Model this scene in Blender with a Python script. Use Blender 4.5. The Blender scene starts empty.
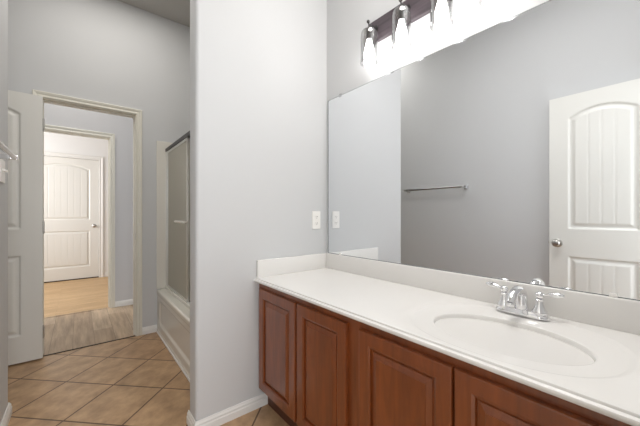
import bpy, bmesh, math, random
from mathutils import Vector, Matrix

sc = bpy.context.scene
COL = sc.collection
R = math.radians
random.seed(4)

# ------------------------------------------------------------------ camera
cam_d = bpy.data.cameras.new('camera')
cam = bpy.data.objects.new('camera', cam_d)
COL.objects.link(cam)
cam.location = (0.0, 0.0, 1.12)
cam.rotation_euler = (R(90), 0, R(-39.0))
cam_d.sensor_width = 36.0
cam_d.lens = 36.0 * 298.0 / 640.0
cam_d.shift_y = 1.4 / 640.0
cam_d.clip_start = 0.02
sc.camera = cam

# ------------------------------------------------------------------ light and exposure
sc.view_settings.view_transform = 'Standard'
sc.view_settings.look = 'None'
sc.view_settings.gamma = 1.0
sc.view_settings.use_curve_mapping = False
sc.view_settings.exposure = 0.74
sc.cycles.max_bounces = 12
sc.cycles.diffuse_bounces = 8
sc.cycles.glossy_bounces = 6
sc.cycles.transparent_max_bounces = 24
sc.cycles.use_denoising = True
sc.cycles.sample_clamp_indirect = 6.0

world = bpy.data.worlds.new('world')
sc.world = world
world.use_nodes = True
world.node_tree.nodes['Background'].inputs[0].default_value = (0.94, 0.97, 1.0, 1)
world.node_tree.nodes['Background'].inputs[1].default_value = 1.6

BULB = 20.0

def area(name, loc, rot, sx, sy, power, color):
    l = bpy.data.lights.new(name, 'AREA')
    l.shape = 'RECTANGLE'; l.size = sx; l.size_y = sy
    l.energy = power; l.color = color
    o = bpy.data.objects.new(name, l); COL.objects.link(o)
    o.location = loc; o.rotation_euler = rot
    return o

area('hall_fill_light', (-0.1, 3.85, 2.98), (0, 0, 0), 0.4, 0.4, 5, (1.0, 0.98, 0.93))  # added fill overhead in the hall, no fixture modelled
area('entry_fill_light', (-1.75, 5.6, 1.7), (0, R(-90), 0), 1.6, 1.4, 36, (1.0, 0.99, 0.98))  # unseen side light added to brighten the entry room, no window there
area('doorway_fill_light', (-0.2, -2.6, 1.7), (R(90), 0, 0), 2.4, 1.8, 32, (0.95, 0.97, 1.0))  # added fill behind the camera, shining in through the doorway
area('bath_fill_light', (0.20, 2.45, 3.02), (0, 0, 0), 0.8, 0.8, 7, (1.0, 0.96, 0.90))  # unseen overhead fill added to lift the far wall
area('vanity_fill_light', (0.90, 0.50, 3.02), (0, 0, 0), 0.6, 0.6, 13, (1.0, 0.97, 0.94))  # added overhead fill for the partition and counter, not a fixture

# ------------------------------------------------------------------ materials
def s2l(c):
    c = c / 255.0
    return c / 12.92 if c <= 0.04045 else ((c + 0.055) / 1.055) ** 2.4

def rgb(r, g, b):
    return (s2l(r), s2l(g), s2l(b), 1)

def mat(name, color, rough=0.5, metal=0.0, bump=0.0, bscale=100.0, var=0.0, vscale=3.0, coat=0.0):
    m = bpy.data.materials.new(name); m.use_nodes = True
    nt = m.node_tree; b = nt.nodes['Principled BSDF']
    b.inputs['Base Color'].default_value = color
    b.inputs['Roughness'].default_value = rough
    b.inputs['Metallic'].default_value = metal
    b.inputs['Coat Weight'].default_value = coat
    tc = nt.nodes.new('ShaderNodeTexCoord')
    if var:
        n = nt.nodes.new('ShaderNodeTexNoise'); n.inputs['Scale'].default_value = vscale
        n.inputs['Detail'].default_value = 4
        nt.links.new(tc.outputs['Object'], n.inputs['Vector'])
        r = nt.nodes.new('ShaderNodeMix'); r.data_type = 'RGBA'
        r.inputs[6].default_value = tuple(c * (1 - var) for c in color[:3]) + (1,)
        r.inputs[7].default_value = tuple(min(1, c * (1 + var)) for c in color[:3]) + (1,)
        nt.links.new(n.outputs['Fac'], r.inputs[0]); nt.links.new(r.outputs[2], b.inputs['Base Color'])
    if bump:
        n = nt.nodes.new('ShaderNodeTexNoise'); n.inputs['Scale'].default_value = bscale
        n.inputs['Detail'].default_value = 3
        nt.links.new(tc.outputs['Object'], n.inputs['Vector'])
        bp = nt.nodes.new('ShaderNodeBump'); bp.inputs['Strength'].default_value = bump
        bp.inputs['Distance'].default_value = 0.002
        nt.links.new(n.outputs['Fac'], bp.inputs['Height']); nt.links.new(bp.outputs[0], b.inputs['Normal'])
    return m

def wood(name, c1, c2, scale=(1, 1, 1), rough=0.35, nscale=1.0, coat=0.2):
    m = bpy.data.materials.new(name); m.use_nodes = True
    nt = m.node_tree; b = nt.nodes['Principled BSDF']
    tc = nt.nodes.new('ShaderNodeTexCoord'); mp = nt.nodes.new('ShaderNodeMapping')
    mp.inputs['Scale'].default_value = scale
    nt.links.new(tc.outputs['Object'], mp.inputs['Vector'])
    n = nt.nodes.new('ShaderNodeTexNoise'); n.inputs['Scale'].default_value = nscale
    n.inputs['Detail'].default_value = 6; n.inputs['Roughness'].default_value = 0.6
    n.inputs['Distortion'].default_value = 0.6
    nt.links.new(mp.outputs[0], n.inputs['Vector'])
    cr = nt.nodes.new('ShaderNodeValToRGB')
    cr.color_ramp.elements[0].position = 0.3; cr.color_ramp.elements[0].color = c1
    cr.color_ramp.elements[1].position = 0.7; cr.color_ramp.elements[1].color = c2
    nt.links.new(n.outputs['Fac'], cr.inputs[0]); nt.links.new(cr.outputs[0], b.inputs['Base Color'])
    b.inputs['Roughness'].default_value = rough; b.inputs['Coat Weight'].default_value = coat
    b.inputs['Coat Roughness'].default_value = 0.18
    return m

def tiled_floor(name, rot, off, bw, bh, mortar, c1, c2, cm, mottled, stretch, rough, offset=0.0, nscale=5.0):
    m = bpy.data.materials.new(name); m.use_nodes = True
    nt = m.node_tree; b = nt.nodes['Principled BSDF']
    tc = nt.nodes.new('ShaderNodeTexCoord')
    mp = nt.nodes.new('ShaderNodeMapping'); mp.vector_type = 'POINT'
    mp.inputs['Rotation'].default_value = (0, 0, rot); mp.inputs['Location'].default_value = (off[0], off[1], 0)
    nt.links.new(tc.outputs['Object'], mp.inputs['Vector'])
    br = nt.nodes.new('ShaderNodeTexBrick')
    br.offset = offset; br.offset_frequency = 2; br.squash = 1.0
    br.inputs['Scale'].default_value = 1.0
    br.inputs['Brick Width'].default_value = bw; br.inputs['Row Height'].default_value = bh
    br.inputs['Mortar Size'].default_value = mortar; br.inputs['Mortar Smooth'].default_value = 0.3
    br.inputs['Color1'].default_value = c1; br.inputs['Color2'].default_value = c2
    br.inputs['Mortar'].default_value = cm
    nt.links.new(mp.outputs[0], br.inputs['Vector'])
    ms = nt.nodes.new('ShaderNodeMapping'); ms.inputs['Scale'].default_value = stretch
    nt.links.new(mp.outputs[0], ms.inputs['Vector'])
    n = nt.nodes.new('ShaderNodeTexNoise'); n.inputs['Scale'].default_value = nscale
    n.inputs['Detail'].default_value = 7; n.inputs['Roughness'].default_value = 0.62
    nt.links.new(ms.outputs[0], n.inputs['Vector'])
    cr = nt.nodes.new('ShaderNodeValToRGB')
    lo, hi = 1 - mottled, 1.0
    cr.color_ramp.elements[0].position = 0.32; cr.color_ramp.elements[0].color = (lo, lo * 0.97, lo * 0.93, 1)
    cr.color_ramp.elements[1].position = 0.68; cr.color_ramp.elements[1].color = (hi, hi, hi, 1)
    nt.links.new(n.outputs['Fac'], cr.inputs[0])
    mx = nt.nodes.new('ShaderNodeMix'); mx.data_type = 'RGBA'; mx.blend_type = 'MULTIPLY'; mx.inputs[0].default_value = 1
    nt.links.new(br.outputs['Color'], mx.inputs[6]); nt.links.new(cr.outputs[0], mx.inputs[7])
    nt.links.new(mx.outputs[2], b.inputs['Base Color'])
    b.inputs['Roughness'].default_value = rough
    bp = nt.nodes.new('ShaderNodeBump'); bp.inputs['Strength'].default_value = 0.4
    bp.inputs['Distance'].default_value = 0.003; bp.invert = True
    nt.links.new(br.outputs['Fac'], bp.inputs['Height']); nt.links.new(bp.outputs[0], b.inputs['Normal'])
    return m

M = {}
M['wall'] = mat('grey_wall_paint', rgb(202, 203, 204), 0.75, bump=0.12, bscale=160)
M['hallwall'] = mat('hall_wall_paint', rgb(202, 201, 202), 0.7, bump=0.1, bscale=160)
M['whitewall'] = mat('entry_wall_paint', rgb(234, 234, 233), 0.7)
M['ceiling'] = mat('ceiling_paint', rgb(190, 188, 184), 0.9, bump=0.2, bscale=220)
M['trim'] = mat('cream_trim_paint', rgb(222, 219, 208), 0.35)
M['base'] = mat('white_baseboard_paint', rgb(230, 229, 226), 0.35)
M['door'] = mat('door_paint', rgb(226, 225, 220), 0.3)
M['marble'] = mat('cultured_marble', rgb(227, 225, 222), 0.22, var=0.015, vscale=6)
M['cab'] = wood('cherry_cabinet_wood', rgb(108, 52, 20), rgb(138, 71, 29), (12, 12, 1.2), 0.32, 2.0, 0.55)
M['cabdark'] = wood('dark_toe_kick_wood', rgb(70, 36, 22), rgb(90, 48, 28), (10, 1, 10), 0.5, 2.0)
M['platewood'] = wood('dark_weathered_wood', rgb(58, 52, 56), rgb(88, 78, 84), (20, 1.5, 20), 0.5, 2.0, 0.0)
M['chrome'] = mat('chrome', (0.86, 0.86, 0.87, 1), 0.08, 1.0)
M['steel'] = mat('polished_steel', (0.42, 0.42, 0.43, 1), 0.12, 1.0)
M['nickel'] = mat('brushed_nickel', (0.55, 0.53, 0.50, 1), 0.28, 1.0)
M['darkmetal'] = mat('dark_bronze', (0.02, 0.018, 0.018, 1), 0.4, 0.0)
M['frame'] = mat('shower_frame_metal', (0.72, 0.72, 0.70, 1), 0.3, 1.0)
M['acrylic'] = mat('tub_acrylic', rgb(224, 221, 212), 0.2)
M['plastic'] = mat('white_plastic', rgb(238, 236, 232), 0.3)
M['slot'] = mat('slot_dark', rgb(60, 58, 55), 0.6)
M['gap'] = mat('dark_strip_gap_shade', rgb(40, 30, 24), 0.7)  # colours the threshold strip and the painted shade under door_3
M['mirror'] = mat('mirror_silver', (0.86, 0.88, 0.90, 1), 0.0, 1.0)
M['mirroredge'] = mat('mirror_edge', (0.18, 0.2, 0.2, 1), 0.2, 0.3)
M['rubber'] = mat('door_gasket', rgb(45, 42, 40), 0.7)

# diagonal tiles: joints measured at x+y = 2.067 + k*0.4865 and x-y = -2.197 + k*0.4865
P = 0.344
M['tile'] = tiled_floor('diagonal_floor_tile', R(-45), (-0.0856, -0.1775), P, P, 0.0055,
                        rgb(200, 165, 127), rgb(190, 154, 118), rgb(104, 75, 50), 0.40, (1, 1.2, 1), 0.38, nscale=9.0)
M['plank'] = tiled_floor('grey_brown_plank', R(90), (0, 0.04), 1.2, 0.15, 0.0012,
                         rgb(208, 184, 156), rgb(178, 152, 124), rgb(110, 90, 72), 0.50, (0.5, 5.0, 1), 0.45, 0.4, 4)
M['oak'] = tiled_floor('light_oak_plank', R(0), (0.2, 0.03), 0.9, 0.09, 0.001,
                       rgb(212, 178, 132), rgb(196, 160, 114), rgb(150, 114, 78), 0.28, (0.8, 6, 1), 0.4, 0.37, 6)
M['carpet'] = mat('carpet', rgb(170, 160, 148), 0.95, bump=0.5, bscale=300)

def glow(name, color, strength):
    m = bpy.data.materials.new(name); m.use_nodes = True
    nt = m.node_tree; nt.nodes.clear()
    e = nt.nodes.new('ShaderNodeEmission'); o = nt.nodes.new('ShaderNodeOutputMaterial')
    e.inputs[0].default_value = color; e.inputs[1].default_value = strength
    nt.links.new(e.outputs[0], o.inputs[0])
    return m
M['bulb'] = glow('lit_bulb', (1.0, 0.975, 0.95, 1), BULB)

def thin_glass(name, tint, edge, rough=0.02, base=0.04):
    m = bpy.data.materials.new(name); m.use_nodes = True
    nt = m.node_tree; nt.nodes.clear()
    t = nt.nodes.new('ShaderNodeBsdfTransparent'); t.inputs[0].default_value = tint
    g = nt.nodes.new('ShaderNodeBsdfGlossy'); g.inputs['Roughness'].default_value = rough
    lw = nt.nodes.new('ShaderNodeLayerWeight'); lw.inputs[0].default_value = 0.35
    mr = nt.nodes.new('ShaderNodeMapRange')
    mr.inputs['To Min'].default_value = base; mr.inputs['To Max'].default_value = edge
    mx = nt.nodes.new('ShaderNodeMixShader'); o = nt.nodes.new('ShaderNodeOutputMaterial')
    nt.links.new(lw.outputs['Facing'], mr.inputs['Value']); nt.links.new(mr.outputs[0], mx.inputs[0])
    nt.links.new(t.outputs[0], mx.inputs[1]); nt.links.new(g.outputs[0], mx.inputs[2])
    nt.links.new(mx.outputs[0], o.inputs[0])
    return m
M['shade'] = thin_glass('clear_shade_glass', (0.88, 0.88, 0.88, 1), 0.85)

def obscure_glass(name):
    m = bpy.data.materials.new(name); m.use_nodes = True
    nt = m.node_tree; nt.nodes.clear()
    o = nt.nodes.new('ShaderNodeOutputMaterial')
    tr = nt.nodes.new('ShaderNodeBsdfTranslucent'); tr.inputs[0].default_value = (0.9, 0.88, 0.82, 1)
    df = nt.nodes.new('ShaderNodeBsdfDiffuse'); df.inputs[0].default_value = (0.72, 0.70, 0.64, 1)
    g = nt.nodes.new('ShaderNodeBsdfGlossy'); g.inputs['Roughness'].default_value = 0.25
    t = nt.nodes.new('ShaderNodeBsdfTransparent'); t.inputs[0].default_value = (0.9, 0.9, 0.86, 1)
    a = nt.nodes.new('ShaderNodeMixShader'); a.inputs[0].default_value = 0.5
    nt.links.new(tr.outputs[0], a.inputs[1]); nt.links.new(df.outputs[0], a.inputs[2])
    b = nt.nodes.new('ShaderNodeMixShader'); b.inputs[0].default_value = 0.18
    nt.links.new(a.outputs[0], b.inputs[1]); nt.links.new(g.outputs[0], b.inputs[2])
    c = nt.nodes.new('ShaderNodeMixShader'); c.inputs[0].default_value = 0.30
    nt.links.new(b.outputs[0], c.inputs[1]); nt.links.new(t.outputs[0], c.inputs[2])
    tc = nt.nodes.new('ShaderNodeTexCoord'); n = nt.nodes.new('ShaderNodeTexNoise'); n.inputs['Scale'].default_value = 60
    nt.links.new(tc.outputs['Object'], n.inputs['Vector'])
    bp = nt.nodes.new('ShaderNodeBump'); bp.inputs['Strength'].default_value = 0.3; bp.inputs['Distance'].default_value = 0.003
    nt.links.new(n.outputs['Fac'], bp.inputs['Height'])
    nt.links.new(bp.outputs[0], g.inputs['Normal'])
    nt.links.new(c.outputs[0], o.inputs[0])
    return m
M['obscure'] = obscure_glass('obscure_shower_glass')

# ------------------------------------------------------------------ mesh helpers (all in world coordinates)
def world_loc(o):
    v = Vector((0, 0, 0))
    while o:
        v += o.location; o = o.parent
    return v

def obj(name, bm, m, parent=None, smooth=False, origin=None):
    if origin is None:
        origin = world_loc(parent) if parent else Vector((0, 0, 0))
        loc = Vector((0, 0, 0))
    else:
        origin = Vector(origin); loc = origin - (world_loc(parent) if parent else Vector((0, 0, 0)))
    bmesh.ops.translate(bm, verts=bm.verts, vec=-origin)
    bmesh.ops.recalc_face_normals(bm, faces=bm.faces)
    me = bpy.data.meshes.new(name); bm.to_mesh(me); bm.free()
    me.materials.append(m)
    if smooth:
        for p in me.polygons: p.use_smooth = True
        try: me.set_sharp_from_angle(angle=R(38))
        except Exception: pass
    o = bpy.data.objects.new(name, me); COL.objects.link(o)
    o.location = loc
    if parent: o.parent = parent
    return o

def thing(name, label, cat, loc=(0, 0, 0), group=None):
    o = bpy.data.objects.new(name, None); COL.objects.link(o)
    o.empty_display_size = 0.05
    o.location = loc; o['label'] = label; o['category'] = cat
    if group: o['group'] = group
    return o

def structure(o, label=None, cat=None):
    o['kind'] = 'structure'
    if label: o['label'] = label
    if cat: o['category'] = cat
    return o

def add_box(bm, x0, x1, y0, y1, z0, z1, bev=0.0, seg=2):
    r = bmesh.ops.create_cube(bm, size=1.0)
    vs = r['verts']
    for v in vs:
        v.co = Vector(((x0 + x1) / 2 + v.co.x * (x1 - x0), (y0 + y1) / 2 + v.co.y * (y1 - y0), (z0 + z1) / 2 + v.co.z * (z1 - z0)))
    if bev:
        es = set(e for v in vs for e in v.link_edges)
        bmesh.ops.bevel(bm, geom=list(es), offset=bev, segments=seg, affect='EDGES', profile=0.5)
    return bm

def box(x0, x1, y0, y1, z0, z1, bev=0.0, seg=2):
    return add_box(bmesh.new(), x0, x1, y0, y1, z0, z1, bev, seg)

def add_tube(bm, pts, radii, n=16, sx=1.0, caps=True):
    """sweep along pts; radii float or list; sx squashes one axis"""
    pts = [Vector(p) for p in pts]
    if not isinstance(radii, (list, tuple)): radii = [radii] * len(pts)
    rings = []
    t0 = (pts[1] - pts[0]).normalized()
    up = Vector((0, 0, 1)) if abs(t0.z) < 0.9 else Vector((0, 1, 0))
    prev = t0.cross(up).normalized()
    for i, p in enumerate(pts):
        if i == 0: t = pts[1] - pts[0]
        elif i == len(pts) - 1: t = pts[-1] - pts[-2]
        else: t = pts[i + 1] - pts[i - 1]
        t.normalize()
        a = (prev - t * prev.dot(t)).normalized(); b = t.cross(a); prev = a
        rings.append([bm.verts.new(p + a * math.cos(2 * math.pi * k / n) * radii[i] + b * math.sin(2 * math.pi * k / n) * radii[i] * sx) for k in range(n)])
    for r0, r1 in zip(rings, rings[1:]):
        for k in range(n):
            bm.faces.new((r0[k], r0[(k + 1) % n], r1[(k + 1) % n], r1[k]))
    if caps:
        bm.faces.new(rings[0]); bm.faces.new(list(reversed(rings[-1])))
    return bm

def add_lathe(bm, c, prof, n=24, axis='z', capb=True, capt=True, sx=1.0, sy=1.0):
    """prof: list of (radius, height along axis)"""
    rings = []
    for r, h in prof:
        ring = []
        for k in range(n):
            a = 2 * math.pi * k / n
            u, v = r * math.cos(a) * sx, r * math.sin(a) * sy
            if axis == 'z': co = (c[0] + u, c[1] + v, c[2] + h)
            elif axis == 'x': co = (c[0] + h, c[1] + u, c[2] + v)
            else: co = (c[0] + u, c[1] + h, c[2] + v)
            ring.append(bm.verts.new(co))
        rings.append(ring)
    for r0, r1 in zip(rings, rings[1:]):
        for k in range(n):
            bm.faces.new((r0[k], r0[(k + 1) % n], r1[(k + 1) % n], r1[k]))
    if capb: bm.faces.new(rings[0])
    if capt: bm.faces.new(list(reversed(rings[-1])))
    return bm

def add_prism(bm, prof, p0, p1, out, caps=True, m0=0.0, m1=0.0):
    """extrude profile (d outward, z up) from p0 to p1 (xy), 'out' = outward xy direction; m0/m1 mitre factors"""
    p0, p1, out = Vector(p0), Vector(p1), Vector(out)
    t = (p1 - p0).normalized()
    A = [bm.verts.new((p0 + out * d - t * d * m0).to_3d() + Vector((0, 0, z))) for d, z in prof]
    B = [bm.verts.new((p1 + out * d + t * d * m1).to_3d() + Vector((0, 0, z))) for d, z in prof]
    n = len(prof)
    for k in range(n):
        bm.faces.new((A[k], A[(k + 1) % n], B[(k + 1) % n], B[k]))
    if caps:
        bm.faces.new(A); bm.faces.new(list(reversed(B)))
    return bm

# ------------------------------------------------------------------ dimensions
H = 3.03
XM = 1.335            # mirror wall
XO = -0.305           # opposite wall
YW = 1.575            # partition behind the vanity end
YF = 3.20             # far wall with the doorway
YG = 4.36             # hall's far wall
YT = 6.60             # entry wall

# ------------------------------------------------------------------ setting: floors
structure(obj('floor', box(-1.35, 1.5, -0.12, YF + 0.005, -0.08, 0.0), M['tile']), 'tan tiles laid diagonally with dark grout joints', 'floor')
structure(obj('floor_hall', box(-2.1, 2.2, YF + 0.005, YG + 0.02, -0.08, 0.0), M['plank']), 'grey brown plank floor in the hallway', 'floor')
structure(obj('floor_entry', box(-2.1, 2.2, YG + 0.02, YT + 0.12, -0.08, 0.0), M['oak']), 'light honey oak floor beyond the second doorway', 'floor')
structure(obj('floor_back', box(-2.2, 2.2, -3.0, -0.12, -0.08, 0.0), M['carpet']), 'beige carpet behind the bathroom doorway', 'floor')
structure(obj('ceiling', box(-2.22, 2.32, -0.12, YT + 0.24, H, H + 0.1), M['ceiling']), 'plain painted ceiling', 'ceiling')

# walls
def wall(name, m, boxes, bevel_vertical=None):
    bm = bmesh.new()
    for b in boxes: add_box(bm, *b)
    if bevel_vertical:
        es = [e for e in bm.edges if abs(e.verts[0].co.z - e.verts[1].co.z) > 1 and any(
              abs(e.verts[0].co.x - x) < 1e-4 and abs(e.verts[0].co.y - y) < 1e-4 for x, y in bevel_vertical)]
        bmesh.ops.bevel(bm, geom=es, offset=0.02, segments=6, affect='EDGES', profile=0.5)
    return structure(obj(name, bm, m, smooth=bool(bevel_vertical)))

wall('wall_right', M['wall'], [(XM, XM + 0.12, -0.12, YW + 0.12, 0, H)])
XE = 0.463
wall('wall_partition', M['wall'], [(XE, XM, YW, YW + 0.12, 0, H)], [(XE, YW), (XE, YW + 0.12)])
wall('wall_left', M['wall'], [(-1.35, XO, -0.12, 2.392, 0, H)], [(XO, 2.392)])
wall('wall_back', M['wall'], [(XO, -0.262, -0.12, 0.0, 0, H), (0.37, XM, -0.12, 0.0, 0, H), (-0.262, 0.37, -0.12, 0.0, 2.06, H)])
wall('wall_alcove', M['wall'], [(1.38, 1.50, YW + 0.12, YF, 0, H)])
wall('wall_alcove_side', M['wall'], [(-1.47, -1.35, 2.27, YF, 0, H)])
OL, OR = -0.248, 0.427       # rough opening in the far wall
wall('wall_far', M['wall'], [(-1.47, OL, YF, YF + 0.12, 0, H), (OR, 1.5, YF, YF + 0.12, 0, H), (OL, OR, YF, YF + 0.12, 2.062, H)])
GL, GR = -0.56, 0.307
wall('wall_hall', M['hallwall'], [(-2.1, GL, YG, YG + 0.12, 0, H), (GR, 2.2, YG, YG + 0.12, 0, H), (GL, GR, YG, YG + 0.12, 2.062, H)])
wall('wall_hall_left', M['hallwall'], [(-2.22, -2.1, YF + 0.12, YT + 0.12, 0, H)])
wall('wall_hall_right', M['hallwall'], [(2.2, 2.32, YF + 0.12, YT + 0.12, 0, H)])
TL, TR = -0.66, 0.292
wall('wall_entry', M['whitewall'], [(-2.1, TL, YT, YT + 0.12, 0, H), (TR, 2.2, YT, YT + 0.12, 0, H), (TL, TR, YT, YT + 0.12, 2.10, H)])
structure(obj('wall_entry_outside', box(TL - 0.1, TR + 0.1, YT + 0.13, YT + 0.24, 0, H), M['whitewall']))

# baseboards
BB = [(0, 0), (0.013, 0), (0.013, 0.036), (0.010, 0.042), (0.010, 0.052), (0.006, 0.060), (0.004, 0.066), (0, 0.066)]
def base(name, segs):
    bm = bmesh.new()
    for s in segs: add_prism(bm, BB, *s)
    return structure(obj(name, bm, M['base']))
base('baseboard_partition', [((XE + 0.002, YW), (0.868, YW), (0, -1), True, 1.0, 0.0), ((XE, YW + 0.12), (XE, YW), (-1, 0), True, 0.0, 1.0)])
base('baseboard_left', [((XO, 0.02), (XO, 2.392), (1, 0), True, 0, 1.0), ((XO, 2.392), (-1.34, 2.392), (0, 1), True, 1.0, 0)])
base('baseboard_far', [((0.460, YF), (0.583, YF), (0, -1)), ((-1.35, YF), (-0.285, YF), (0, -1))])
base('baseboard_hall', [((0.343, YG), (2.2, YG), (0, -1)), ((-2.1, YG), (-0.62, YG), (0, -1))])
base('baseboard_entry', [((0.372, YT), (2.2, YT), (0, -1)), ((-2.1, YT), (-0.712, YT), (0, -1))])
base('baseboard_back', [((0.42, 0.0), (0.83, 0.0), (0, 1))])

# door casings: a jamb lining plus a profiled casing on the near face
def casing(name, x0, x1, ztop, y, depth=0.12, w=0.062, side=-1, m=None):
    """x0..x1 clear opening; casing on face y, protruding towards side"""
    m = m or M['trim']
    bm = bmesh.new()
    k_ = w / 0.062
    prof = [(0.000, 0.0), (0.000, 0.010), (0.006 * k_, 0.013), (0.016 * k_, 0.012), (0.022 * k_, 0.009), (0.030 * k_, 0.010), (0.038 * k_, 0.014), (0.056 * k_, 0.018), (w, 0.016), (w, 0.0)]
    rv = 0.005
    # left leg, head, right leg as one mitred strip
    rings = []
    for k in range(4):
        ring = []
        for u, d in prof:
            o = u + rv
            p = [(x0 - o, 0.0), (x0 - o, ztop + o), (x1 + o, ztop + o), (x1 + o, 0.0)][k]
            ring.append(bm.verts.new((p[0], y + side * d, p[1])))
        rings.append(ring)
    n = len(prof)
    for r0, r1 in zip(rings, rings[1:]):
        for k in range(n - 1):
            bm.faces.new((r0[k], r0[k + 1], r1[k + 1], r1[k]))
    bm.faces.new(rings[0]); bm.faces.new(rings[-1])
    ya, yb = (y - 0.001, y + depth + 0.001) if side < 0 else (y - depth - 0.001, y + 0.001)
    add_box(bm, x0 - 0.019, x0, ya, yb, 0, ztop)
    add_box(bm, x1, x1 + 0.019, ya, yb, 0, ztop)
    add_box(bm, x0 - 0.019, x1 + 0.019, ya, yb, ztop, ztop + 0.019)
    # stop moulding
    ys = y - side * 0.045
    ye = ys - side * 0.035
    a, b = min(ys, ye), max(ys, ye)
    add_box(bm, x0, x0 + 0.010, a, b, 0, ztop - 0.010)
    add_box(bm, x1 - 0.010, x1, a, b, 0, ztop - 0.010)
    add_box(bm, x0, x1, a, b, ztop - 0.010, ztop)
    return structure(obj(name, bm, m))

casing('trim_1', -0.228, 0.407, 2.035, YF, w=0.046)
casing('trim_2', -0.54, 0.288, 2.035, YG, w=0.048)
casing('trim_3', -0.642, 0.277, 2.080, YT, m=M['base'])
casing('trim_4', -0.243, 0.352, 2.040, 0.0, side=1, w=0.05)

tr = bpy.data.objects['trim_1']
obj('strike_plate', box(0.4045, 0.4072, YF + 0.008, YF + 0.034, 0.885, 0.945, 0.0008), M['nickel'], tr)

# threshold strips
structure(obj('trim_5', box(-0.228, 0.407, YF - 0.004, YF + 0.012, -0.01, 0.004, 0.002), M['gap']), 'thin dark metal strip between tile and plank floor', 'threshold')
structure(obj('trim_6', box(-0.54, 0.288, YG + 0.0, YG + 0.03, -0.01, 0.004, 0.002), M['plank']), 'thin wooden reducer strip', 'threshold')

# ------------------------------------------------------------------ moulded two-panel doors
def leaf_mesh(w, h, thick, stile, arch_side, arch_rise, up_bot, low_top, low_bot, planks, step=0.0055):
    """returns (leaf bmesh, [panel bmeshes]); local u 0..w, z 0..h, face towards -y at y=0"""
    nu, nv = int(round(w / step)), int(round(h / step))
    u0, u1 = stile, w - stile
    c, hw = (u0 + u1) / 2, (u1 - u0) / 2
    def dist(u, v):
        e = (u - c) / hw
        top = arch_side + arch_rise * (1 - e * e)
        sl = math.hypot(1, 2 * arch_rise * e / hw)
        d1 = min(u - u0, u1 - u, v - up_bot, (top - v) / sl)
        d2 = min(u - u0, u1 - u, v - low_bot, low_top - v)
        return (d1, 0) if d1 > d2 else (d2, 1)
    def sm(t):
        t = max(0, min(1, t)); return t * t * (3 - 2 * t)
    fi = 0.046
    f0, f1 = u0 + fi, u1 - fi
    def depth(u, v):
        d, k = dist(u, v)
        if d <= 0: return 0.0
        z = -0.010 * sm(d / 0.012) + 0.0085 * sm((d - 0.022) / 0.024)
        if d > 0.036:
            for j in range(1, planks):
                g = abs(u - (f0 + (f1 - f0) * j / planks))
                if g < 0.006: z -= 0.0025 * (1 - g / 0.006)
        return z
    us = [w * i / nu for i in range(nu + 1)]
    vs = [h * j / nv for j in range(nv + 1)]
    leaf = bmesh.new(); pans = [bmesh.new(), bmesh.new()]
    caches = [{}, {}, {}]
    bms = [pans[0], pans[1], leaf]
    dep = [[depth(u, v) for v in vs] for u in us]
    def V(which, i, j):
        k = (i, j)
        if k not in caches[which]:
            caches[which][k] = bms[which].verts.new((us[i], -dep[i][j], vs[j]))
        return caches[which][k]
    for i in range(nu):
        for j in range(nv):
            d, k = dist((us[i] + us[i + 1]) / 2, (vs[j] + vs[j + 1]) / 2)
            wch = k if d > 0.014 else 2
            bms[wch].faces.new((V(wch, i, j), V(wch, i + 1, j), V(wch, i + 1, j + 1), V(wch, i, j + 1)))
    # edges and back of the leaf
    t = thick
    q = [leaf.verts.new(p) for p in ((0, t, 0), (w, t, 0), (w, t, h), (0, t, h))]
    leaf.faces.new((q[0], q[3], q[2], q[1]))
    L = 2
    leaf.faces.new([V(L, 0, j) for j in range(nv + 1)] + [q[3], q[0]])
    leaf.faces.new([V(L, nu, j) for j in range(nv, -1, -1)] + [q[1], q[2]])
    leaf.faces.new([V(L, i, nv) for i in range(nu + 1)] + [q[2], q[3]])
    leaf.faces.new([V(L, i, 0) for i in range(nu, -1, -1)] + [q[0], q[1]])
    return leaf, pans

def place(bm, mtx):
    bm.transform(mtx); return bm

def knob_bm(c, axis_vec):
    bm = bmesh.new()
    prof = [(0.0, 0.0), (0.032, 0.0), (0.032, 0.004), (0.026, 0.008), (0.011, 0.010), (0.010, 0.026), (0.018, 0.032), (0.026, 0.040),
            (0.028, 0.050), (0.024, 0.058), (0.014, 0.063), (0.0, 0.064)]
    prof = [(max(r, 0.0005), hh) for r, hh in prof]
    add_lathe(bm, (0, 0, 0), prof, 28)
    q = Vector((0, 0, 1)).rotation_difference(Vector(axis_vec))
    bm.transform(Matrix.Translation(c) @ q.to_matrix().to_4x4())
    return bm

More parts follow.
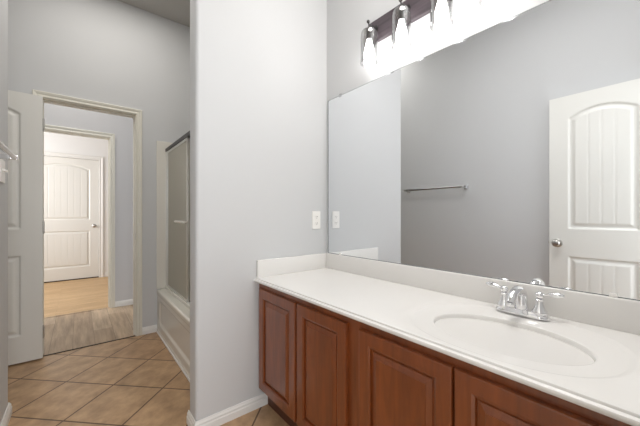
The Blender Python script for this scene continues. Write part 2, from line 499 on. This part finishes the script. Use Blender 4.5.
def make_door(name, label, w, h, mtx, stile, arch_side, rise, ub, lt, lb, planks, knob_u, knob_z, hinge_u=None, hinges=()):
    t = thing(name, label, 'door', mtx @ Vector((0, 0, 0)))
    structure(t)
    leaf, pans = leaf_mesh(w, h, 0.035, stile, arch_side, rise, ub, lt, lb, planks)
    lf = obj('door_leaf', place(leaf, mtx), M['door'], t, smooth=True)
    for p in pans:
        obj('door_panel', place(p, mtx), M['door'], t, smooth=True)
    out = (mtx.to_3x3() @ Vector((0, -1, 0))).normalized()
    obj('door_knob', knob_bm(mtx @ Vector((knob_u, 0.0, knob_z)), out), M['nickel'], t, smooth=True)
    bm = bmesh.new()
    eu = 0 if knob_u < w / 2 else w
    sg = -1 if eu == 0 else 1
    add_box(bm, min(eu, eu + sg * 0.0015), max(eu, eu + sg * 0.0015), 0.005, 0.030, knob_z - 0.028, knob_z + 0.028)
    add_box(bm, min(eu, eu + sg * 0.010), max(eu, eu + sg * 0.010), 0.011, 0.024, knob_z - 0.008, knob_z + 0.008)
    obj('latch', place(bm, mtx), M['nickel'], t)
    for hz in hinges:
        bm = bmesh.new()
        hu = hinge_u
        add_tube(bm, [(hu, 0.004, hz - 0.045), (hu, 0.004, hz + 0.045)], 0.0065, 12)
        add_tube(bm, [(hu, 0.004, hz - 0.050), (hu, 0.004, hz - 0.045)], 0.0045, 10)
        add_tube(bm, [(hu, 0.004, hz + 0.045), (hu, 0.004, hz + 0.051)], 0.0045, 10)
        obj('hinge', place(bm, mtx), M['nickel'], t, smooth=True)
    return t

# door_1: stands open against the left wall, seen in the mirror (face towards +x, u runs towards -y)
m1 = Matrix.Translation((-0.263, 0.087, 0.012)) @ Matrix.Rotation(R(90), 4, 'Z')
make_door('door_1', 'white two-panel door standing open against the grey wall, reflected in the mirror', 0.61, 2.02, m1,
          0.117, 1.845, 0.062, 0.998, 0.788, 0.20, 4, 0.557, 0.885, -0.004, (0.2, 1.02, 1.83))
# door_2: folded back against the far wall
m2 = Matrix.Translation((-0.826, 3.135, 0.012))
make_door('door_2', 'pale grey-white door folded open against the far wall beside the doorway', 0.61, 2.02, m2,
          0.119, 1.862, 0.058, 0.998, 0.800, 0.20, 4, 0.06, 0.905, 0.6145, (0.2, 1.008, 1.80))
# door_3: closed door seen through both doorways
m3 = Matrix.Translation((-0.640, YT + 0.012, 0.016))
make_door('door_3', 'bright white closed door at the far end beyond the hallway', 0.914, 2.06, m3,
          0.118, 1.89, 0.075, 1.01, 0.82, 0.20, 7, 0.853, 0.902, -0.003, ())
structure(obj('door_gap_shadow', box(-0.642, 0.277, YT + 0.005, YT + 0.06, 0.0, 0.014), M['gap']), 'dark strip painted as the shadow in the gap under the closed door', 'threshold')  # dark-coloured box stands in for the shade below the door

# ------------------------------------------------------------------ vanity cabinet
XF = 0.818      # face frame front
XD = 0.800      # door fronts
VY0, VY1 = 0.004, YW - 0.002
ZT = 0.733      # underside of top
vc = thing('vanity_cabinet', 'long reddish-brown wooden vanity cabinet with raised-panel doors under the white countertop', 'cabinet', (1.07, 0.79, 0))
bm = bmesh.new()
add_box(bm, XF + 0.019, XM - 0.002, VY0, VY0 + 0.018, 0.111, ZT)
add_box(bm, XF + 0.019, XM - 0.002, VY1 - 0.018, VY1, 0.111, ZT)
add_box(bm, XF + 0.019, XM - 0.002, VY0 + 0.018, VY1 - 0.018, 0.111, 0.129)
add_box(bm, XM - 0.012, XM - 0.002, VY0 + 0.018, VY1 - 0.018, 0.129, ZT)
obj('cabinet_body', bm, M['cab'], vc)
bm = bmesh.new()
fr = 0.0
stiles = [(1.527, VY1), (0.797 - 0.022, 0.797 + 0.05), (VY0, 0.072)]
for a, b in stiles: add_box(bm, XF, XF + 0.0185, a, b, 0.111, ZT)
add_box(bm, XF + 0.0005, XF + 0.0185, VY0, VY1, 0.685, ZT)
add_box(bm, XF + 0.0005, XF + 0.0185, VY0, VY1, 0.111, 0.135)
add_box(bm, XF + 0.0005, XF + 0.0185, 1.155, 1.19, 0.135, 0.685)
add_box(bm, XF + 0.0005, XF + 0.0185, 0.39, 0.425, 0.135, 0.685)
obj('face_frame', bm, M['cab'], vc)
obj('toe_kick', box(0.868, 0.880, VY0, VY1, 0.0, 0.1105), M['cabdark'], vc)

def cabinet_door(y0, y1, z0, z1):
    w = 0.054
    bm = bmesh.new()
    # rails and stiles with an inner ogee, built as nested rectangular rings (inset, x position)
    def ring(ins, x):
        return [bm.verts.new((x, a, b)) for a, b in ((y0 + ins, z0 + ins), (y1 - ins, z0 + ins), (y1 - ins, z1 - ins), (y0 + ins, z1 - ins))]
    seq = [(0, XF - 0.001), (0, XD + 0.004), (0.0015, XD + 0.0012), (0.005, XD), (w - 0.008, XD), (w - 0.004, XD + 0.002), (w, XD + 0.004), (w + 0.002, XD + 0.0125), (w + 0.002, XF - 0.001)]
    rs = [ring(*s) for s in seq]
    for r0, r1 in zip(rs, rs[1:]):
        for k in range(4): bm.faces.new((r0[k], r0[(k + 1) % 4], r1[(k + 1) % 4], r1[k]))
    for k in range(4): bm.faces.new((rs[0][k], rs[-1][k], rs[-1][(k + 1) % 4], rs[0][(k + 1) % 4]))
    d = obj('cabinet_door', bm, M['cab'], vc, origin=(XF, (y0 + y1) / 2, z0))
    bm = bmesh.new()
    w2 = w + 0.0025
    seq = [(w2, XF - 0.003), (w2, XD + 0.0125), (w2 + 0.005, XD + 0.0125), (w2 + 0.006, XD + 0.009), (w2 + 0.024, XD + 0.0025), (w2 + 0.025, XD + 0.0008)]
    rs = [ring(*s) for s in seq]
    for r0, r1 in zip(rs, rs[1:]):
        for k in range(4): bm.faces.new((r0[k], r0[(k + 1) % 4], r1[(k + 1) % 4], r1[k]))
    bm.faces.new(rs[-1]); bm.faces.new(list(reversed(rs[0])))
    obj('raised_panel', bm, M['cab'], d)
for a, b in ((1.182, 1.545), (0.832, 1.166), (0.411, 0.764), (0.052, 0.404)):
    cabinet_door(a, b, 0.126, 0.697)

# ------------------------------------------------------------------ countertop with integral bowl
ZC = 0.755
ct = thing('countertop', 'off-white cultured marble countertop with moulded oval sink basin and backsplash', 'countertop', (1.06, 0.79, ZC - 0.022))
CX0, CX1, CY0, CY1 = 0.797, XM - 0.001, 0.003, YW - 0.001
SX, SY = 1.022, 0.362
N = 160
def superell(a, cx, cy, ax, ay, p):
    c, s = math.cos(a), math.sin(a)
    r = (abs(c) ** p + abs(s) ** p) ** (-1.0 / p)
    return cx + ax * r * c, cy + ay * r * s
PX0, PX1, PY0, PY1 = CX0, CX1, 0.055, 0.68
def rectpt(a):
    c, s = math.cos(a), math.sin(a)
    t = 1e9
    if c > 1e-9: t = min(t, (PX1 - SX) / c)
    if c < -1e-9: t = min(t, (PX0 - SX) / c)
    if s > 1e-9: t = min(t, (PY1 - SY) / s)
    if s < -1e-9: t = min(t, (PY0 - SY) / s)
    return SX + c * t, SY + s * t
angs = [2 * math.pi * k / N for k in range(N)]
for cxr, cyr in ((PX0, PY0), (PX1, PY0), (PX1, PY1), (PX0, PY1)):
    a = math.atan2(cyr - SY, cxr - SX) % (2 * math.pi)
    k = min(range(N), key=lambda i: abs(angs[i] - a)); angs[k] = a
BX, BY = 0.148, 0.213
bm = bmesh.new()
def ringv(f, z): return [bm.verts.new((*f(a), z)) for a in angs]
def ell(k, dx=0.0): return lambda a: (SX + dx + BX * k * math.cos(a), SY + BY * k * math.sin(a))
def outer(k): return lambda a: superell(a, 1.046, 0.37, 0.232 * k, 0.290 * k, 2.35)
dk = 0.0045
rings = [ringv(rectpt, ZC), ringv(outer(1.02), ZC), ringv(outer(1.0), ZC - 0.0006), ringv(outer(0.975), ZC - 0.0035), ringv(outer(0.955), ZC - dk),
         ringv(ell(1.07), ZC - dk), ringv(ell(1.03), ZC - dk - 0.0008)]
def band(rings_, bm_):
    for r0, r1 in zip(rings_, rings_[1:]):
        for k in range(N): bm_.faces.new((r0[k], r1[k], r1[(k + 1) % N], r0[(k + 1) % N]))
band(rings, bm)
# flat field left and right of the moulded area
def quad(pts): bm.faces.new([bm.verts.new(p) for p in pts])
quad([(CX0, PY1, ZC), (CX0, CY1, ZC), (CX1, CY1, ZC), (CX1, PY1, ZC)])
quad([(CX0, CY0, ZC), (CX0, PY0, ZC), (CX1, PY0, ZC), (CX1, CY0, ZC)])
# front edge profile and underside
prof = [(CX0, ZC), (0.7945, ZC - 0.0006), (0.7932, ZC - 0.0025), (0.793, ZC - 0.0062), (0.7915, ZC - 0.0072), (0.7875, ZC - 0.0076), (0.7845, ZC - 0.009), (0.783, ZC - 0.012),
        (0.783, ZC - 0.018), (0.7845, ZC - 0.0205), (0.787, ZC - 0.0215), (CX1, ZC - 0.0215)]
A = [bm.verts.new((x, CY0, z)) for x, z in prof]; B = [bm.verts.new((x, CY1, z)) for x, z in prof]
for k in range(len(prof) - 1): bm.faces.new((A[k], B[k], B[k + 1], A[k + 1]))
bm.faces.new(A + [bm.verts.new((CX1, CY0, ZC))]); bm.faces.new(B + [bm.verts.new((CX1, CY1, ZC))])
bmesh.ops.remove_doubles(bm, verts=bm.verts, dist=1e-5)
obj('counter_slab', bm, M['marble'], ct, smooth=True)
bm = bmesh.new()
rs = [ringv(ell(1.03), ZC - dk - 0.0008)]
for k, dz in ((1.012, 0.0015), (1.002, 0.0035), (0.996, 0.008), (0.99, 0.025), (0.98, 0.055), (0.965, 0.080), (0.94, 0.100), (0.90, 0.116), (0.82, 0.131), (0.70, 0.141), (0.5, 0.148), (0.3, 0.151), (0.11, 0.1525)):
    rs.append(ringv(ell(k, 0.03 * (1 - k)), ZC - dk - dz))
band(rs, bm)
bm.faces.new(rs[-1])
obj('sink_basin', bm, M['marble'], ct, smooth=True)
bm = bmesh.new()
add_lathe(bm, (SX + 0.028, SY, ZC - dk - 0.153), [(0.021, 0.0), (0.021, 0.003), (0.017, 0.004), (0.015, 0.001), (0.012, 0.002), (0.011, 0.006), (0.002, 0.0075)], 28)
obj('drain', bm, M['chrome'], ct, smooth=True)
# backsplashes
bm = box(XM - 0.020, XM - 0.0005, CY0, CY1, ZC - 0.001, 0.856, 0.004, 3)
obj('backsplash', bm, M['marble'], ct, smooth=True)
bm = bmesh.new()
# side splash: a slab whose front end drops straight down
add_box(bm, 0.800, XM - 0.0205, YW - 0.019, YW - 0.0005, ZC - 0.001, 0.8555, 0.0035, 3)
obj('side_splash', bm, M['marble'], ct, smooth=True)

# ------------------------------------------------------------------ faucet
FX, FY, FZ = 1.262, 0.385, ZC + 0.0003
fa = thing('faucet', 'chrome two-lever bathroom faucet behind the oval basin', 'faucet', (FX, FY, FZ))
bm = bmesh.new()
Nb = 40
def stad(k, z, gx=0.0):
    out = []
    for i in range(Nb):
        a = 2 * math.pi * i / Nb
        x, y = superell(a, FX, FY, 0.028 * k + gx, 0.084 * k + gx, 2.9)
        out.append(bm.verts.new((x, y, z)))
    return out
rr = [stad(1, FZ), stad(1, FZ + 0.007), stad(0.97, FZ + 0.010), stad(0.90, FZ + 0.0125), stad(0.84, FZ + 0.018), stad(0.80, FZ + 0.020)]
for r0, r1 in zip(rr, rr[1:]):
    for k in range(Nb): bm.faces.new((r0[k], r0[(k + 1) % Nb], r1[(k + 1) % Nb], r1[k]))
bm.faces.new(rr[0]); bm.faces.new(rr[-1])
obj('base_plate', bm, M['chrome'], fa, smooth=True)
# spout
pts, rad = [], []
for i in range(25):
    t = i / 24
    if t < 0.35:
        s_ = t / 0.35
        p = (FX + 0.004, FY, FZ + 0.014 + 0.056 * s_)
    else:
        s_ = (t - 0.35) / 0.65
        ang = R(158) * s_
        p = (FX + 0.004 - 0.058 + 0.058 * math.cos(ang), FY, FZ + 0.068 + 0.036 * math.sin(ang) - 0.022 * s_)
    pts.append(p); rad.append(0.0225 - 0.005 * min(1, t / 0.35) - 0.0035 * max(0, (t - 0.35) / 0.65))
bm = add_tube(bmesh.new(), pts, rad, 22)
obj('spout', bm, M['chrome'], fa, smooth=True)
bm = bmesh.new()
add_lathe(bm, (pts[-1][0] + 0.0005, FY, pts[-1][2] - 0.010), [(0.0115, 0), (0.0125, 0.002), (0.0125, 0.010), (0.0115, 0.013)], 20)
obj('aerator', bm, M['chrome'], fa, smooth=True)
bm = bmesh.new()
add_tube(bm, [(FX + 0.020, FY, FZ + 0.015), (FX + 0.020, FY, FZ + 0.060)], 0.0025, 10)
add_lathe(bm, (FX + 0.020, FY, FZ + 0.058), [(0.003, 0), (0.006, 0.003), (0.0065, 0.008), (0.003, 0.012)], 14)
obj('lift_rod', bm, M['chrome'], fa, smooth=True)
for sgn in (1, -1):
    hy = FY + sgn * 0.056
    bm = bmesh.new()
    add_lathe(bm, (FX, hy, FZ), [(0.0235, 0.016), (0.0245, 0.021), (0.0225, 0.026), (0.0165, 0.036), (0.0125, 0.050), (0.0115, 0.060), (0.0135, 0.063), (0.0135, 0.066), (0.010, 0.069)], 26)
    hd = obj('handle', bm, M['chrome'], fa, smooth=True)
    bm = bmesh.new()
    add_lathe(bm, (FX, hy, FZ + 0.068), [(0.006, 0), (0.0125, 0.005), (0.0145, 0.012), (0.0125, 0.019), (0.005, 0.0245)], 22)
    add_tube(bm, [(FX, hy + sgn * 0.008, FZ + 0.083), (FX + 0.002, hy + sgn * 0.020, FZ + 0.085), (FX + 0.004, hy + sgn * 0.034, FZ + 0.087), (FX + 0.006, hy + sgn * 0.050, FZ + 0.088),
                  (FX + 0.007, hy + sgn * 0.060, FZ + 0.089), (FX + 0.007, hy + sgn * 0.068, FZ + 0.089)],
             [0.0065, 0.006, 0.0095, 0.0115, 0.0095, 0.004], 16, sx=0.85)
    obj('lever', bm, M['chrome'], hd, smooth=True)

# ------------------------------------------------------------------ mirror
mi = thing('wall_mirror', 'large frameless mirror on the wall above the vanity backsplash', 'mirror', (XM, 0.79, 0.858))
obj('mirror_glass', box(XM - 0.006, XM - 0.001, 0.004, 1.549, 0.859, 1.896), M['mirror'], mi)
bm = bmesh.new()
add_box(bm, XM - 0.0055, XM - 0.001, 1.5492, 1.5560, 0.859, 1.8985)
add_box(bm, XM - 0.0055, XM - 0.001, 0.004, 1.5560, 1.8962, 1.8985)
add_box(bm, XM - 0.0055, XM - 0.001, 0.004, 1.5560, 0.8565, 0.8588)
obj('mirror_edge_strips', bm, M['mirroredge'], mi)  # thin dark strips along the left, top and bottom of the glass
for yy in (1.43, 0.15):
    obj('mirror_clip', box(XM - 0.010, XM - 0.0005, yy - 0.010, yy + 0.010, 1.886, 1.908, 0.002), M['shade'], mi)
    obj('mirror_clip', box(XM - 0.010, XM - 0.0062, yy - 0.010, yy + 0.010, 0.8565, 0.868, 0.001), M['plastic'], mi)

# ------------------------------------------------------------------ vanity light
LYS = [1.115, 0.902, 0.690, 0.478]
LX = 1.255
vl = thing('vanity_light', 'four-bulb wall light bar with clear glass shades above the mirror', 'light fixture', (XM, 0.7965, 2.165))
obj('back_plate', box(XM - 0.024, XM, 0.425, 1.168, 2.104, 2.226, 0.003), M['platewood'], vl)
for ly in LYS:
    bm = bmesh.new()
    add_tube(bm, [(XM - 0.022, ly, 2.172), (LX + 0.02, ly, 2.174), (LX, ly, 2.168), (LX - 0.0, ly, 2.150)], 0.0065, 12)
    add_lathe(bm, (XM - 0.030, ly, 2.172), [(0.018, 0.0), (0.018, 0.004), (0.010, 0.008)], 18, axis='x')
    arm = obj('arm', bm, M['darkmetal'], vl, smooth=True)
    bm = bmesh.new()
    add_tube(bm, [(LX, ly, 2.168), (LX - 0.006, ly, 2.182)], 0.004, 10)
    add_lathe(bm, (LX - 0.008, ly, 2.180), [(0.003, 0), (0.0085, 0.004), (0.0095, 0.009), (0.0065, 0.015), (0.001, 0.017)], 16)
    obj('finial', bm, M['darkmetal'], arm, smooth=True)
    bm = bmesh.new()
    add_lathe(bm, (LX, ly, 0), [(0.014, 2.152), (0.017, 2.146), (0.017, 2.118), (0.0145, 2.098), (0.0145, 2.090)], 20)
    obj('socket', bm, M['darkmetal'], vl, smooth=True)
    bm = bmesh.new()
    th = 0.0
    pr = [(0.017, 2.147), (0.030, 2.145), (0.039, 2.139), (0.0445, 2.128), (0.0465, 2.110), (0.0475, 2.05), (0.0485, 1.975), (0.0495, 1.960), (0.0475, 1.959), (0.0465, 1.975), (0.0455, 2.05), (0.0445, 2.109), (0.0425, 2.126), (0.0375, 2.1365), (0.030, 2.142), (0.017, 2.144)]
    add_lathe(bm, (LX, ly, 0), pr, 32, capb=False, capt=False)
    obj('lamp_shade', bm, M['shade'], vl, smooth=True)
    bm = bmesh.new()
    add_lathe(bm, (LX, ly, 0), [(0.0125, 2.092), (0.0135, 2.080), (0.020, 2.056), (0.0265, 2.030), (0.029, 2.010), (0.027, 1.992), (0.020, 1.981), (0.010, 1.9765), (0.001, 1.9755)], 24)
    obj('bulb', bm, M['bulb'], vl, smooth=True)

# ------------------------------------------------------------------ outlet on the partition
ou = thing('wall_outlet', 'white duplex electrical outlet on the grey wall beside the mirror', 'outlet', (1.241, YW, 1.082))
obj('cover_plate', box(1.207, 1.275, YW - 0.006, YW - 0.0002, 1.022, 1.142, 0.002), M['plastic'], ou)
for dz in (-0.0215, 0.0215):
    bm = bmesh.new()
    add_lathe(bm, (1.241, YW - 0.0085, 1.082 + dz), [(0.0165, 0.0), (0.0168, 0.0025)], 24, axis='y', sy=0.86)
    rc = obj('receptacle', bm, M['plastic'], ou)
    bm = bmesh.new()
    for dx in (-0.006, 0.006): add_box(bm, 1.241 + dx - 0.001, 1.241 + dx + 0.001, YW - 0.0089, YW - 0.008, 1.082 + dz - 0.002, 1.082 + dz + 0.006)
    add_box(bm, 1.241 - 0.002, 1.241 + 0.002, YW - 0.0089, YW - 0.008, 1.082 + dz - 0.010, 1.082 + dz - 0.006)
    obj('slot', bm, M['slot'], rc)

# ------------------------------------------------------------------ light switch on the left wall
sw = thing('light_switch', 'white double toggle switch plate below the towel bar end on the left wall', 'light switch', (XO, 2.196, 1.34))
obj('cover_plate', box(XO + 0.0002, XO + 0.006, 2.139, 2.253, 1.282, 1.398, 0.002), M['plastic'], sw)
for yy in (2.173, 2.219):
    obj('toggle', box(XO + 0.006, XO + 0.019, yy - 0.005, yy + 0.005, 1.337, 1.349, 0.002), M['plastic'], sw)

# ------------------------------------------------------------------ towel bar
tb = thing('towel_bar', 'chrome towel bar mounted on the plain grey wall, reflected in the mirror', 'towel bar', (XO, 1.69, 1.39))
obj('rail', add_tube(bmesh.new(), [(XO + 0.066, 1.352, 1.392), (XO + 0.066, 2.045, 1.392)], 0.0115, 16), M['steel'], tb, smooth=True)
for yy in (1.372, 2.028):
    bm = bmesh.new()
    add_box(bm, XO + 0.004, XO + 0.080, yy - 0.012, yy + 0.012, 1.380, 1.404, 0.004)
    add_box(bm, XO + 0.0002, XO + 0.008, yy - 0.022, yy + 0.022, 1.368, 1.416, 0.003)
    obj('bracket', bm, M['chrome'], tb, smooth=True)

# ------------------------------------------------------------------ bathtub, surround and shower door
TX = 0.585; TZ = 0.405
TY0, TY1 = YW + 0.121, YF - 0.002
tub = thing('bathtub', 'white alcove bathtub with recessed apron panel on the tile floor', 'bathtub', (0.97, 2.45, 0))
bm = bmesh.new()
nu, nv = 150, 60
def rr_dist(y, z, y0, y1, z0, z1, r):
    cx, cz = (y0 + y1) / 2, (z0 + z1) / 2
    qx, qz = abs(y - cx) - (y1 - y0) / 2 + r, abs(z - cz) - (z1 - z0) / 2 + r
    return r - (math.hypot(max(qx, 0), max(qz, 0)) + min(max(qx, qz), 0))
grid = []
for i in range(nu + 1):
    col = []
    for j in range(nv + 1):
        y = TY0 + (TY1 - TY0) * i / nu; z = TZ * j / nv - 0.0
        d = rr_dist(y, z, TY0 + 0.07, TY1 - 0.09, 0.085, 0.320, 0.05)
        t = max(0, min(1, d / 0.022)); t = t * t * (3 - 2 * t)
        x = TX + 0.012 * t
        if z > 0.36: x = TX - 0.004
        if z > TZ - 0.014:
            k = (z - (TZ - 0.014)) / 0.014
            x += 0.010 * k * k
        if z < 0.03: x = TX - 0.005
        col.append(bm.verts.new((x, y, z)))
    grid.append(col)
for i in range(nu):
    for j in range(nv):
        bm.faces.new((grid[i][j], grid[i][j + 1], grid[i + 1][j + 1], grid[i + 1][j]))
apron = obj('apron', bm, M['acrylic'], tub, smooth=True)
# rim deck and basin
bm = bmesh.new()
NT = 96
def rect_ring(x0, x1, y0, y1, z, p):
    cx, cy = (x0 + x1) / 2, (y0 + y1) / 2
    out = []
    for i in range(NT):
        a = 2 * math.pi * (i + 0.5) / NT
        out.append(bm.verts.new((*superell(a, cx, cy, (x1 - x0) / 2, (y1 - y0) / 2, p), z)))
    return out
X1 = 1.378
rs = [rect_ring(TX + 0.006, X1, TY0, TY1, TZ, 60), rect_ring(TX + 0.085, X1 - 0.05, TY0 + 0.06, TY1 - 0.07, TZ, 7), rect_ring(TX + 0.10, X1 - 0.065, TY0 + 0.075, TY1 - 0.085, TZ - 0.012, 6),
      rect_ring(TX + 0.14, X1 - 0.10, TY0 + 0.12, TY1 - 0.20, 0.14, 5), rect_ring(TX + 0.18, X1 - 0.14, TY0 + 0.17, TY1 - 0.28, 0.08, 4)]
for r0, r1 in zip(rs, rs[1:]):
    for k in range(NT): bm.faces.new((r0[k], r0[(k + 1) % NT], r1[(k + 1) % NT], r1[k]))
bm.faces.new(rs[-1])
obj('basin', bm, M['acrylic'], tub, smooth=True)
obj('floor_bead', box(TX - 0.012, TX + 0.004, TY0, TY1, 0.0, 0.016, 0.003), M['base'], tub)

su = thing('shower_surround', 'cream-white moulded wall panels lining the tub alcove', 'shower surround', (0.97, 3.1, TZ))
obj('end_panel', box(0.577, 1.378, YF - 0.012, YF - 0.001, TZ + 0.001, 1.824, 0.004), M['acrylic'], su)
obj('end_panel', box(0.60, 1.378, YW + 0.1205, YW + 0.130, TZ + 0.001, 1.824, 0.004), M['acrylic'], su)
obj('back_panel', box(1.368, 1.379, YW + 0.131, YF - 0.013, TZ + 0.001, 1.824, 0.004), M['acrylic'], su)

sd = thing('shower_door', 'sliding obscure-glass tub doors in a metal frame above the bathtub', 'shower door', (0.67, 2.45, TZ))
y0, y1 = YW + 0.131, YF - 0.0125
obj('header_rail', box(0.652, 0.695, y0, y1, 1.724, 1.756, 0.003), M['darkmetal'], sd)
obj('bottom_track', box(0.648, 0.700, y0, y1, TZ + 0.0005, TZ + 0.026, 0.003), M['acrylic'], sd)
obj('side_jamb', box(0.655, 0.692, y1 - 0.060, y1, TZ + 0.027, 1.7235, 0.002), M['frame'], sd)
obj('side_jamb', box(0.655, 0.692, y0, y0 + 0.022, TZ + 0.027, 1.7235, 0.002), M['frame'], sd)
for (pa, pb, px) in ((2.458, y1 - 0.062, 0.664), (y0 + 0.024, 2.535, 0.682)):
    g = obj('glass_panel', box(px - 0.003, px + 0.003, pa + 0.014, pb - 0.014, TZ + 0.045, 1.705), M['obscure'], sd)
    bm = bmesh.new()
    add_box(bm, px - 0.006, px + 0.006, pa, pa + 0.016, TZ + 0.029, 1.722)
    add_box(bm, px - 0.006, px + 0.006, pb - 0.016, pb, TZ + 0.029, 1.722)
    add_box(bm, px - 0.006, px + 0.006, pa + 0.016, pb - 0.016, TZ + 0.029, TZ + 0.047)
    add_box(bm, px - 0.006, px + 0.006, pa + 0.016, pb - 0.016, 1.703, 1.722)
    obj('panel_frame', bm, M['frame'], g)
    if px < 0.67:
        bm = bmesh.new()
        add_tube(bm, [(0.632, 2.44, 1.060), (0.632, 2.72, 1.060)], 0.0095, 14)
        for yy in (2.467, 2.70): add_tube(bm, [(0.660, yy, 1.060), (0.632, yy, 1.060)], 0.006, 10)
        obj('door_bar', bm, M['plastic'], g, smooth=True)
